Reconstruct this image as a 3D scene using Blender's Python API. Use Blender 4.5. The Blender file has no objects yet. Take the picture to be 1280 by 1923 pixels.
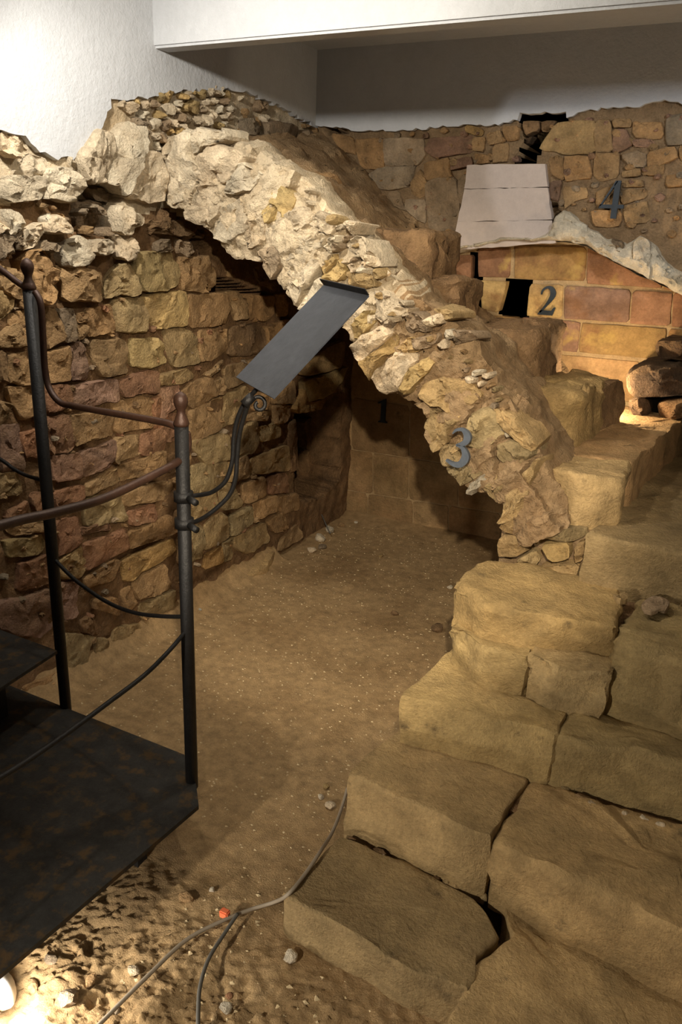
import bpy, bmesh, math, random
import numpy as np
from mathutils import Vector, Matrix, noise as mn

# ------------------------------------------------------------------ camera / world / lights
scn = bpy.context.scene
COL = scn.collection
F = 1500.0; PITCH = math.radians(19); YAW = math.radians(27); ROLL = math.radians(-2.2); EYE = 1.6
cam_d = bpy.data.cameras.new('camera'); cam = bpy.data.objects.new('camera', cam_d); COL.objects.link(cam)
cam_d.sensor_fit = 'VERTICAL'; cam_d.sensor_height = 24.0; cam_d.lens = F / 1923.0 * 24.0
cam_d.clip_start = 0.02
def axes():
    f = np.array([0, math.cos(PITCH), -math.sin(PITCH)]); d = np.array([0, -math.sin(PITCH), -math.cos(PITCH)]); x = np.array([1., 0, 0])
    x, d = math.cos(ROLL) * x + math.sin(ROLL) * d, -math.sin(ROLL) * x + math.cos(ROLL) * d
    Y = np.array([[math.cos(YAW), -math.sin(YAW), 0], [math.sin(YAW), math.cos(YAW), 0], [0, 0, 1]])
    return Y @ x, Y @ d, Y @ f                     # camera right, down, forward in world space
CX, CD, CF = axes()
cam.matrix_world = Matrix(((CX[0], -CD[0], -CF[0], 0), (CX[1], -CD[1], -CF[1], 0), (CX[2], -CD[2], -CF[2], EYE), (0, 0, 0, 1)))
scn.camera = cam
scn.view_settings.view_transform = 'Standard'; scn.view_settings.look = 'None'
scn.view_settings.gamma = 1.0; scn.view_settings.use_curve_mapping = False
scn.view_settings.exposure = 0.25
world = bpy.data.worlds.new('world'); scn.world = world; world.use_nodes = True
world.node_tree.nodes['Background'].inputs[0].default_value = (1.0, .86, .68, 1)
world.node_tree.nodes['Background'].inputs[1].default_value = 0.0

def lamp(name, loc, power, color, kind='POINT', radius=.03, aim=None, cone=120, blend=.3):
    d = bpy.data.lights.new(name, kind); d.energy = power; d.color = color; d.shadow_soft_size = radius
    o = bpy.data.objects.new(name, d); COL.objects.link(o); o.location = loc
    if kind == 'SPOT':
        d.spot_size = math.radians(cone); d.spot_blend = blend
        o.rotation_euler = (Vector(aim) - Vector(loc)).to_track_quat('-Z', 'Y').to_euler()
    return o
KEY = (-1.60, 1.48, 2.26)
PITL = (-1.0, 1.83, 2.24)
NEARL = (.05, .0, 1.98)
STAIR_FILL = (-1.05, -.25, .95)
L3 = (-.53, 3.335, 1.04)
RIGHTL = (.25, 2.1, 2.2)
LFLOOR = (-1.125, .79, .09)
lamp('key_light', KEY, 54, (1, .95, .86), kind='SPOT', radius=.03, aim=(-1.62, 2.5, 1.45), cone=130, blend=.8)
lamp('pit_light', PITL, 15, (1, .91, .76), radius=.025)
lamp('near_light', NEARL, 250, (1, .87, .68), kind='SPOT', radius=.02, aim=(-1.9, 4.0, .2), cone=42, blend=.5)
lamp('stair_fill', STAIR_FILL, 66, (1, .92, .79), kind='SPOT', radius=.03, aim=(-.42, 1.6, .25), cone=72, blend=.9)  # added fill, unseen spot behind the camera that brightens the step fronts
lamp('passage_light', L3, 8, (1, .80, .52), radius=.015)
lamp('floor_light', LFLOOR, 6.5, (1, .95, .87), radius=.02)
lamp('right_light', RIGHTL, 42, (.95, .97, 1), kind='SPOT', radius=.02, aim=(-.5, 3.6, 2.0), cone=36, blend=.12)

# ------------------------------------------------------------------ pixel helpers (photo 1280x1923)
def ray(u, v): return CX * ((u - 640) / F) + CD * ((v - 961.5) / F) + CF
EYEP = np.array([0, 0, EYE])
class Frame:
    def __init__(s, O, ex, ey):
        s.O = np.array(O, float); s.ex = np.array(ex, float); s.ex /= np.linalg.norm(s.ex)
        s.ey = np.array(ey, float); s.ey /= np.linalg.norm(s.ey); s.n = np.cross(s.ex, s.ey)
    def px(s, u, v):
        r = ray(u, v); t = (s.n @ (s.O - EYEP)) / (s.n @ r); p = EYEP + t * r - s.O
        return (float(p @ s.ex), float(p @ s.ey))
    def pt(s, u, v, h=0):
        x, y = s.px(u, v); return s.O + s.ex * x + s.ey * y + s.n * h
    def w(s, x, y, h=0): return s.O + s.ex * x + s.ey * y + s.n * h
def moved(fr, h): return Frame(fr.O + fr.n * h, fr.ex, fr.ey)
AL = -2.05; BB = 3.60; B2 = 3.72; B1 = 4.13
LEFT = Frame((AL, 0, 0), (0, 1, 0), (0, 0, 1))
BACK = Frame((0, BB, 0), (1, 0, 0), (0, 0, 1))
WALL2 = Frame((0, B2, 0), (1, 0, 0), (0, 0, 1))
WALL1 = Frame((0, B1, 0), (1, 0, 0), (0, 0, 1))
BS = (2.47 - 2.28) / (-2.05 + .63)
BAND = Frame((-.63, 2.28, 0), (1, BS, 0), (0, 0, 1))
def HZ(z): return Frame((0, 0, z), (1, 0, 0), (0, 1, 0))
def parse(s): return [tuple(float(c) for c in q.split(',')) for q in s.split()]

# ------------------------------------------------------------------ materials
def srgb(r, g, b):
    f = lambda c: c / 12.92 if c <= .04045 else ((c + .055) / 1.055) ** 2.4
    return (f(r / 255), f(g / 255), f(b / 255), 1)
def material(name, base=None, rough=.9, scale=8, var=.35, bump=.3, bscale=30, use_obj=False, tint=None, tint_amt=.4,
             spec=.2, metal=0, grit=.5, wear=None, coarse=6.0):
    m = bpy.data.materials.new(name); m.use_nodes = True; nt = m.node_tree; N = nt.nodes; L = nt.links
    bs = N['Principled BSDF']; bs.inputs['Roughness'].default_value = rough
    bs.inputs['Specular IOR Level'].default_value = spec; bs.inputs['Metallic'].default_value = metal
    geo = N.new('ShaderNodeNewGeometry'); pos = geo.outputs['Position']
    def noi(sc, det=6, ro=.6):
        n = N.new('ShaderNodeTexNoise'); n.inputs['Scale'].default_value = sc; n.inputs['Detail'].default_value = det
        n.inputs['Roughness'].default_value = ro; L.new(pos, n.inputs['Vector']); return n.outputs['Fac']
    def ramp(src, a, b):
        r = N.new('ShaderNodeMapRange'); r.inputs[1].default_value = a; r.inputs[2].default_value = b
        L.new(src, r.inputs[0]); return r.outputs[0]
    def mix(fac, a, b, mode='MIX'):
        x = N.new('ShaderNodeMix'); x.data_type = 'RGBA'; x.blend_type = mode
        for sock, val in ((x.inputs[0], fac), (x.inputs[6], a), (x.inputs[7], b)):
            if hasattr(val, 'links'): L.new(val, sock)
            else: sock.default_value = val
        return x.outputs[2]
    if use_obj:
        oi = N.new('ShaderNodeObjectInfo'); c = oi.outputs['Color']
    else:
        c = N.new('ShaderNodeRGB'); c.outputs[0].default_value = base; c = c.outputs[0]
    if tint:
        mu = N.new('ShaderNodeMath'); mu.operation = 'MULTIPLY'; mu.inputs[1].default_value = tint_amt
        L.new(ramp(noi(coarse, 5), .45, .65), mu.inputs[0]); c = mix(mu.outputs[0], c, tint)
    d = ramp(noi(scale, 8, .65), .3, .7)
    dk = N.new('ShaderNodeMapRange'); dk.inputs[3].default_value = 1 - var; dk.inputs[4].default_value = 1 + var * .5; L.new(d, dk.inputs[0])
    dkc = N.new('ShaderNodeCombineColor'); [L.new(dk.outputs[0], dkc.inputs[i]) for i in range(3)]
    c = mix(1.0, c, dkc.outputs[0], 'MULTIPLY')
    fs = ramp(noi(scale * 7, 6, .75), .32, .68)
    fk = N.new('ShaderNodeMapRange'); fk.inputs[3].default_value = 1 - var * .55; fk.inputs[4].default_value = 1 + var * .35; L.new(fs, fk.inputs[0])
    fkc = N.new('ShaderNodeCombineColor'); [L.new(fk.outputs[0], fkc.inputs[i]) for i in range(3)]
    c = mix(1.0, c, fkc.outputs[0], 'MULTIPLY')
    if wear: c = mix(ramp(noi(wear[1], 6), wear[2], wear[2] + .12), c, wear[0])
    L.new(c, bs.inputs['Base Color'])
    n1 = noi(bscale, 8, .7); n2 = noi(bscale * 4, 4, .7)
    ad = N.new('ShaderNodeMath'); ad.operation = 'MULTIPLY_ADD'; L.new(n2, ad.inputs[0]); ad.inputs[1].default_value = grit; L.new(n1, ad.inputs[2])
    bp = N.new('ShaderNodeBump'); bp.inputs['Strength'].default_value = bump; bp.inputs['Distance'].default_value = .02
    L.new(ad.outputs[0], bp.inputs['Height']); L.new(bp.outputs[0], bs.inputs['Normal'])
    return m
M = {}
M['stone'] = material('rubble_stone', use_obj=True, scale=14, var=.42, bump=.8, bscale=30, tint=srgb(150, 120, 82), tint_amt=.35)
M['ashlar'] = material('cut_sandstone', use_obj=True, scale=10, var=.4, bump=.35, bscale=40, tint=srgb(134, 96, 66), tint_amt=.75, coarse=9, wear=(srgb(176, 146, 84), 7, .58))
M['step'] = material('worn_step_stone', use_obj=True, scale=11, var=.34, bump=.7, bscale=28, tint=srgb(140, 118, 80), tint_amt=.5, coarse=4, wear=(srgb(112, 94, 66), 13, .62))
M['mortar'] = material('lime_mortar', srgb(142, 110, 76), scale=16, var=.45, bump=.9, bscale=28, tint=srgb(110, 82, 54), tint_amt=.6)
M['pale'] = material('pale_mortar', srgb(216, 196, 164), scale=16, var=.3, bump=.9, bscale=26, tint=srgb(192, 166, 128), tint_amt=.6)
M['dirt'] = material('packed_earth', srgb(178, 147, 104), scale=26, var=.36, bump=.5, bscale=55, tint=srgb(146, 116, 78), tint_amt=.7, coarse=2.5, grit=.9)
M['plaster'] = material('white_plaster', srgb(184, 185, 187), scale=5, var=.08, bump=.3, bscale=14, rough=.75, spec=.3)
M['panel'] = material('smooth_render', srgb(182, 168, 158), scale=30, var=.08, bump=.15, bscale=60)
M['iron'] = material('wrought_iron', srgb(30, 28, 27), rough=.5, scale=20, var=.4, bump=.2, bscale=50, spec=.5, metal=.3)
M['rail'] = material('rusty_rail', srgb(74, 50, 38), rough=.45, scale=20, var=.35, bump=.15, bscale=60, spec=.5, metal=.3)
M['plate'] = material('rusted_plate', srgb(48, 46, 42), rough=.62, scale=18, var=.5, bump=.2, bscale=60, spec=.4, metal=.2, wear=(srgb(74, 56, 32), 26, .52))
M['zinc'] = material('zinc_sheet', srgb(66, 69, 76), rough=.5, scale=5, var=.35, bump=.06, bscale=12, spec=.4, metal=.3)
M['numeral'] = material('lead_numeral', srgb(98, 104, 112), rough=.5, scale=30, var=.2, bump=.1, bscale=40, metal=.4)
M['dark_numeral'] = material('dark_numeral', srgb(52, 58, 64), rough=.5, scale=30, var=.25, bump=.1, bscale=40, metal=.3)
M['cable'] = material('grey_cable', srgb(150, 136, 116), rough=.6, var=.1, bump=.02)
M['black_cable'] = material('dark_cable', srgb(96, 92, 84), rough=.6, var=.1, bump=.02)
M['orange'] = material('orange_plastic', srgb(232, 120, 78), rough=.5, var=.05, bump=.02)
M['white'] = material('white_enamel', srgb(225, 222, 214), rough=.35, var=.04, bump=.02, spec=.5)
M['joint'] = material('pale_joint', srgb(176, 148, 108), scale=20, var=.3, bump=.5)
M['grit'] = material('grit', srgb(206, 182, 140), scale=30, var=.4, bump=.1)
M['dusty_dim'] = material('dusty_dim_mortar', srgb(178, 148, 110), scale=16, var=.35, bump=.9, bscale=28, tint=srgb(150, 118, 82), tint_amt=.7)
M['wall_mortar'] = material('grey_wall_mortar', srgb(160, 132, 98), scale=16, var=.4, bump=.9, bscale=28, tint=srgb(132, 106, 76), tint_amt=.6)
M['hole'] = material('near_black_rubble', srgb(40, 32, 25), scale=10, var=.4, bump=.8)
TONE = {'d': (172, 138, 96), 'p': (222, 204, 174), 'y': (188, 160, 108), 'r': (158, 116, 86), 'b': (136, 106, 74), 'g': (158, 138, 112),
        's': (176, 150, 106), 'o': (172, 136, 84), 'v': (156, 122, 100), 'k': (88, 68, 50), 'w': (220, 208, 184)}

# ------------------------------------------------------------------ mesh helpers
def link(name, me, mat, parent=None, color=None, smooth=True, sharp=0):
    o = bpy.data.objects.new(name, me); COL.objects.link(o)
    if mat: me.materials.append(M[mat])
    if smooth:
        me.shade_smooth()
        if sharp: me.set_sharp_from_angle(angle=math.radians(sharp))
    if parent: o.parent = parent; o.matrix_parent_inverse = parent.matrix_world.inverted()
    if color: o.color = color
    return o
def mesh(name, V, Fc, mat, parent=None, color=None, smooth=True, sharp=0):
    me = bpy.data.meshes.new(name); me.from_pydata([tuple(v) for v in V], [], Fc); me.update()
    return link(name, me, mat, parent, color, smooth, sharp)
def tag(o, label=None, cat=None, group=None, kind=None):
    if label: o['label'] = label
    if cat: o['category'] = cat
    if group: o['group'] = group
    if kind: o['kind'] = kind
    return o
def empty(name, loc=(0, 0, 0)):
    o = bpy.data.objects.new(name, None); COL.objects.link(o); o.location = loc; o.empty_display_size = .05
    bpy.context.view_layer.update(); return o
def tone(c, rnd, j=.10):
    r, g, b = TONE[c]; k = 1 + rnd.uniform(-j, j); h = rnd.uniform(-.02, .03)
    cc = srgb(min(255, r * k * (1 + h)), min(255, g * k), min(255, b * k * (1 - h))); return cc
def nz(p, s, off): return mn.noise_vector((p[0] * s + off, p[1] * s + off * .7, p[2] * s - off))
def frac(p, s, seed=0.0):
    q = Vector(p) * s + Vector((seed, -seed, seed * .5)); f = mn.voronoi(q)[1][0]
    t = mn.noise_vector(f * 5.7 + Vector((3.1, 1.7, .3))); return t.dot(q - f) * 1.6 + .7 * mn.noise(f * 3.3)
def resample(P, step, lo, hi):
    P = np.array(P, float); Q = np.vstack([P, P[:1]]); d = np.r_[0, np.cumsum(np.linalg.norm(np.diff(Q, axis=0), axis=1))]
    n = int(min(hi, max(lo, round(d[-1] / step)))); t = np.arange(n) / n * d[-1]
    return np.stack([np.interp(t, d, Q[:, 0]), np.interp(t, d, Q[:, 1])], 1), d[-1]
def chaikin(P, it=1, f=.25):
    P = np.array(P, float)
    for _ in range(it):
        N = np.roll(P, -1, 0); P = np.stack([P * (1 - f) + N * f, P * f + N * (1 - f)], 1).reshape(-1, 2)
    return P
SEED = [0]
def stone(name, poly, fr, depth=.12, bulge=.025, mat='stone', col='d', parent=None, rough=.008, facets=3, step=.022, lo=14, hi=34,
          srings=1, corner=.18, prof=None, nscale=14, shrink=1.0, tilt=None, taper=.98, slope=1.0, lay=0, chip=.012, cscale=None, sharp=32, wob=0):
    """A dressed or broken stone: outline polygon in a frame, bulged and chipped face, sides running back."""
    SEED[0] += 1; rnd = random.Random(SEED[0] * 7919 + 13); off = SEED[0] * 3.71
    P = np.array(poly, float)
    ar = .5 * np.sum(P[:, 0] * np.roll(P[:, 1], -1) - np.roll(P[:, 0], -1) * P[:, 1])
    if ar < 0: P = P[::-1]
    P = chaikin(P, 1, corner); P, per = resample(P, step, lo, hi); n = len(P)
    c = P.mean(0); size = math.sqrt(abs(ar)) + 1e-6; P = c + (P - c) * shrink
    prof = prof or [(1, -.4), (.97, .45), (.92, .8), (.82, .95), (.68, 1), (.52, 1), (.36, 1.), (.18, 1.)]; cs = cscale or 1.6 / size
    fac = []
    for _ in range(facets):
        a = rnd.uniform(0, 2 * math.pi); fac.append((math.cos(a), math.sin(a), rnd.uniform(.55, 1.0), rnd.uniform(.5, 1.8) * slope))
    tx, ty = (rnd.uniform(-.15, .15), rnd.uniform(-.15, .15)) if tilt is None else tilt
    V = []; 
    rings = [(taper, -depth * (k + 1) / srings) for k in range(srings)][::-1]
    for s, h in rings:
        for q in c + (P - c) * s: V.append((q[0], q[1], h))
    for s, h in prof:
        for q in c + (P - c) * s:
            d = (q - c) / size; hh = h * bulge
            for fx, fy, fc, fs in fac: hh = min(hh, bulge * (fc - fs * (d[0] * fx + d[1] * fy)))
            hh = max(hh, -.6 * depth) + (tx * d[0] + ty * d[1]) * bulge
            if lay: hh += lay * math.sin(q[1] * 90 + off + 3 * mn.noise((q[0] * 8, q[1] * 8, off)))
            V.append((q[0], q[1], hh))
    hh = np.mean([v[2] for v in V[-n:]]); V.append((c[0], c[1], hh))
    W = []
    for x, y, h in V:
        p = fr.w(x, y, h); d1 = nz(p, nscale, off); d2 = nz(p, nscale * 3.1, off)
        q = p + np.array(d1) * rough + np.array(d2) * rough * .5
        if chip: q = q + fr.n * (frac(p, cs, off) * chip + frac(p, cs * 2.6, off) * chip * .4)
        if wob:                                   # worn, split sides of slabs
            rad = np.array([x - c[0], y - c[1]]); rad = rad / (np.linalg.norm(rad) + 1e-6); g = frac(p, 13, off) * wob + frac(p, 30, off) * wob * .4
            q = q + (fr.ex * rad[0] + fr.ey * rad[1]) * g * (1 if h < bulge * .9 else 0)
        W.append(q)
    Fc = []; R = len(rings) + len(prof)
    for k in range(R - 1):
        for i in range(n):
            j = (i + 1) % n; Fc.append((k * n + i, k * n + j, (k + 1) * n + j, (k + 1) * n + i))
    t = len(V) - 1; b = (R - 1) * n
    for i in range(n): Fc.append((b + i, b + (i + 1) % n, t))
    return mesh(name, W, Fc, mat, parent, tone(col, rnd), True, sharp)
def pstones(txt, fr, parent, name='stone', **kw):
    for ln in txt.strip().split('\n'):
        ln = ln.strip()
        if not ln: continue
        c, s = ln.split(':'); k = dict(kw); f = fr
        if len(c) > 1:
            f = moved(fr, float(c[1:])); 
        stone(name, [f.px(*q) for q in parse(s)], f, parent=parent, col=c[0], **k)
def along(P, n):
    P = np.array(P); d = np.r_[0, np.cumsum(np.linalg.norm(np.diff(P, axis=0), axis=1))]; t = np.linspace(0, d[-1], n)
    return np.stack([np.interp(t, d, P[:, 0]), np.interp(t, d, P[:, 1])], 1)
def inpoly(x, y, P):
    r = False; n = len(P); j = n - 1
    for i in range(n):
        if (P[i][1] > y) != (P[j][1] > y) and x < (P[j][0] - P[i][0]) * (y - P[i][1]) / (P[j][1] - P[i][1]) + P[i][0]: r = not r
        j = i
    return r
def wallgrid(name, fr, x0, x1, y0, y1, step, mat, hfn, keep=None, parent=None, amp=.012, s=9, kind=None):
    nx = int((x1 - x0) / step) + 1; ny = int((y1 - y0) / step) + 1; V = []; ok = []
    for j in range(ny):
        for i in range(nx):
            x = x0 + i * step; y = y0 + j * step; p = fr.w(x, y)
            h = hfn(x, y) + amp * (mn.noise(Vector(p) * s) + .5 * mn.noise(Vector(p) * s * 2.7))
            V.append(fr.w(x, y, h)); ok.append(keep is None or keep(x, y))
    Fc = []
    for j in range(ny - 1):
        for i in range(nx - 1):
            q = (j * nx + i, j * nx + i + 1, (j + 1) * nx + i + 1, (j + 1) * nx + i)
            if all(ok[k] for k in q): Fc.append(q)
    o = mesh(name, V, Fc, mat, parent)
    if kind: o['kind'] = kind
    return o
def box(name, lo, hi, mat, parent=None, bevel=0, smooth=False):
    bm = bmesh.new(); bmesh.ops.create_cube(bm, size=1)
    for v in bm.verts: v.co = Vector([lo[i] + (v.co[i] + .5) * (hi[i] - lo[i]) for i in range(3)])
    if bevel: bmesh.ops.bevel(bm, geom=bm.edges[:], offset=bevel, segments=2, affect='EDGES')
    me = bpy.data.meshes.new(name); bm.to_mesh(me); bm.free(); return link(name, me, mat, parent, None, smooth)
def prism(name, poly, fr, h0, h1, mat, parent=None, holes=(), bevel=0):
    """filled outline (with holes) in a frame, from height h0 to h1"""
    bm = bmesh.new(); es = []
    for lp in [poly] + list(holes):
        vs = [bm.verts.new(fr.w(x, y, h1)) for x, y in lp]
        es += [bm.edges.new((vs[i], vs[(i + 1) % len(vs)])) for i in range(len(vs))]
    r = bmesh.ops.triangle_fill(bm, edges=es, use_beauty=True, use_dissolve=False, normal=Vector(fr.n))
    fs = [g for g in r['geom'] if isinstance(g, bmesh.types.BMFace)]
    ex = bmesh.ops.extrude_face_region(bm, geom=fs)
    for v in [g for g in ex['geom'] if isinstance(g, bmesh.types.BMVert)]: v.co += Vector(fr.n) * (h0 - h1)
    bmesh.ops.recalc_face_normals(bm, faces=bm.faces[:])
    me = bpy.data.meshes.new(name); bm.to_mesh(me); bm.free(); return link(name, me, mat, parent, None, False)
def smoothline(P, k=8):
    P = [np.array(p, float) for p in P]; out = []
    for i in range(len(P) - 1):
        a = P[max(0, i - 1)]; b = P[i]; c = P[i + 1]; d = P[min(len(P) - 1, i + 2)]
        for j in range(k):
            t = j / k; out.append(.5 * ((2 * b) + (c - a) * t + (2 * a - 5 * b + 4 * c - d) * t * t + (3 * b - a - 3 * c + d) * t ** 3))
    return out + [P[-1]]
def tube(name, P, r, mat, parent=None, seg=10, k=8, smooth=True):
    P = smoothline(P, k) if k else [np.array(p, float) for p in P]
    V = []; Fc = []; n = len(P); up = np.array([.31, .17, .93])
    rr = r if callable(r) else (lambda t: r)
    for i, p in enumerate(P):
        t = P[min(n - 1, i + 1)] - P[max(0, i - 1)]; t = t / (np.linalg.norm(t) + 1e-9)
        u = up - t * (up @ t)
        if np.linalg.norm(u) < .2: u = np.array([1., .2, 0]) - t * (np.array([1., .2, 0]) @ t)
        u /= np.linalg.norm(u); w = np.cross(t, u); up = u
        R = rr(i / (n - 1))
        for a in range(seg):
            q = 2 * math.pi * a / seg; V.append(p + (u * math.cos(q) + w * math.sin(q)) * R)
    for i in range(n - 1):
        for a in range(seg):
            b = (a + 1) % seg; Fc.append((i * seg + a, i * seg + b, (i + 1) * seg + b, (i + 1) * seg + a))
    Fc.append(tuple(range(seg))[::-1]); Fc.append(tuple(range((n - 1) * seg, n * seg)))
    return mesh(name, V, Fc, mat, parent, None, smooth)
def lathe(name, base, prof, mat, parent=None, seg=16):
    V = []; Fc = []
    for r, z in prof:
        for a in range(seg): q = 2 * math.pi * a / seg; V.append((base[0] + r * math.cos(q), base[1] + r * math.sin(q), base[2] + z))
    for i in range(len(prof) - 1):
        for a in range(seg): b = (a + 1) % seg; Fc.append((i * seg + a, i * seg + b, (i + 1) * seg + b, (i + 1) * seg + a))
    Fc.append(tuple(range(seg))[::-1]); Fc.append(tuple(range((len(prof) - 1) * seg, len(prof) * seg)))
    return mesh(name, V, Fc, mat, parent)
def rag(P, step=.02, amp=.006, seed=1):
    """ragged version of an open outline"""
    out = []; rnd = random.Random(seed)
    for a, b in zip(P[:-1], P[1:]):
        a = np.array(a); b = np.array(b); n = max(1, int(np.linalg.norm(b - a) / step))
        for i in range(n): out.append(tuple(a + (b - a) * i / n + np.array([rnd.uniform(-amp, amp), rnd.uniform(-amp, amp)])))
    return out + [tuple(P[-1])]

# ================================================================== SETTING
CEIL = 2.40
RNG = random.Random(5)
# ---- floor: trodden earth, rough and cloddy close to the front
def floor_h(a, b):
    p = Vector((a, b, 0)); h = .006 * mn.noise(p * 3) + .003 * mn.noise(p * 14) + .0015 * mn.noise(p * 40)
    near = min(1, max(0, (1.40 - b) / .4)) * min(1, max(0, (a + 1.4) / .15))
    h += near * (.020 * mn.noise(p * 7) + .014 * abs(mn.noise(p * 17)) + .010 * frac(p, 34) + .009 * frac(p, 75) + .007 * mn.noise(p * 90) - .012)
    h += .06 * max(0, 1 - (a - AL) / .10) ** 2 * (b < 3.3) + .03 * max(0, (b - 3.78) / .35) ** 2
    return h
def grid_floor():
    A = np.r_[np.arange(-2.45, -1.45, .0135), np.arange(-1.45, -.25, .0065), np.arange(-.25, .5, .02)]
    B = np.r_[np.arange(.15, .5, .02), np.arange(.5, 1.55, .0065), np.arange(1.55, 4.32, .0135)]
    V = [(a, b, floor_h(a, b)) for b in B for a in A]; n = len(A)
    Fc = [(j * n + i, j * n + i + 1, (j + 1) * n + i + 1, (j + 1) * n + i) for j in range(len(B) - 1) for i in range(n - 1)]
    return mesh('floor', V, Fc, 'dirt')
tag(grid_floor(), 'trodden brown earth floor of the pit, cloddy in the foreground', kind='structure')
tag(box('floor_front', (-2.4, -1.3, -.12), (.6, .16, -.02), 'dirt'), 'earth floor behind the viewpoint', kind='structure')

# ---- left wall
lw_pits = [([LEFT.px(*q) for q in parse(s)], d) for s, d in (
    ('398,512 412,520 470,542 530,560 535,590 515,556 470,556 400,552', .16),
    ('158,342 195,340 232,360 230,400 224,440 190,445 150,440 140,400', .09),
    ('556,782 575,775 612,762 640,735 640,900 606,935 560,940', .32),
    ('40,465 56,475 62,545 48,545 22,500', .07), ('536,560 548,575 548,612 538,612', .12),
    ('340,410 390,440 410,470 400,520 385,480 366,455', .10), ('100,532 118,570 92,575', .06))]
def lw_h(x, y):
    h = -.012
    for P, d in lw_pits:
        if inpoly(x, y, P): h -= d
    return h
wl = wallgrid('wall_left', LEFT, .1, 4.14, -.05, 2.3, .0135, 'mortar', lw_h, amp=.013, s=11)
wl.data.materials.append(M['pale']); n_ = len(wl.data.polygons)
wl.data.polygons.foreach_set('material_index', [1 if p_.center.z > 1.66 + .05 * mn.noise(p_.center * 6) else 0 for p_ in wl.data.polygons])
tag(wl, 'rubble masonry left wall of the pit with brown mortar joints', kind='structure')
ST_TOP = '''
p.0:0,250 12,247 57,285 50,297 15,295 0,280
p.0:22,322 57,287 85,295 88,328 62,330 25,330
p.02:0,345 20,330 82,332 87,362 75,372 25,380 0,370
p.02:89,320 120,315 137,320 152,340 150,362 135,380 105,375 90,370
p.0:124,295 141,292 139,317 130,317
p.03:152,295 185,247 212,252 212,282 202,337 175,340 162,335 155,315
p.03:215,265 240,232 265,240 272,270 262,302 240,365 225,345 205,337 207,315
p.02:265,280 295,290 305,340 302,380 250,375 240,367 252,327
g-.07:160,345 200,343 230,355 230,375 207,380 175,372
g-.07:138,380 185,380 190,420 160,435 140,420
p.03:232,387 265,400 275,415 245,440 227,435 226,405
b.0:248,437 275,417 340,415 345,445 300,440
p.0:0,415 11,420 10,435 0,440
p.01:8,395 32,397 52,425 37,437 15,440
p.0:75,410 87,397 90,417 77,420
p.03:90,420 112,405 137,432 120,442 85,435
p.02:50,432 77,417 87,432 80,447 42,470 50,445
g.0:0,442 15,445 24,460 12,490 0,490
g.0:22,442 45,442 40,465 25,462
g.01:60,465 80,452 105,465 102,477 85,472
d.02:57,472 85,472 95,502 110,512 107,540 92,572 67,560 50,490
p.02:117,460 150,445 170,460 165,490 150,500 120,495
p.02:175,450 215,450 220,472 200,480 175,477 165,470
p.02:215,440 240,440 256,460 252,485 235,490 222,480
y.01:262,472 300,475 325,470 340,500 335,535 300,547 268,545 256,510
g.0:290,457 307,450 322,458 320,475 292,475
d.01:112,500 160,505 192,515 190,565 125,565
s.01:200,555 205,520 235,492 252,510 258,552 215,555
d.0:0,500 35,512 50,525 45,560 25,560 0,545
g.0:332,450 367,457 367,470 345,485 335,475
d.0:337,485 387,482 400,512 397,547 347,547 342,512
b.0:300,390 315,412 332,442 300,436
b-.02:325,412 375,422 382,447 337,447
d-.03:405,482 440,485 445,525 420,522 405,497
d-.03:445,492 465,497 470,540 445,530
d-.02:472,497 505,522 532,542 525,552 480,532
'''
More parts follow.
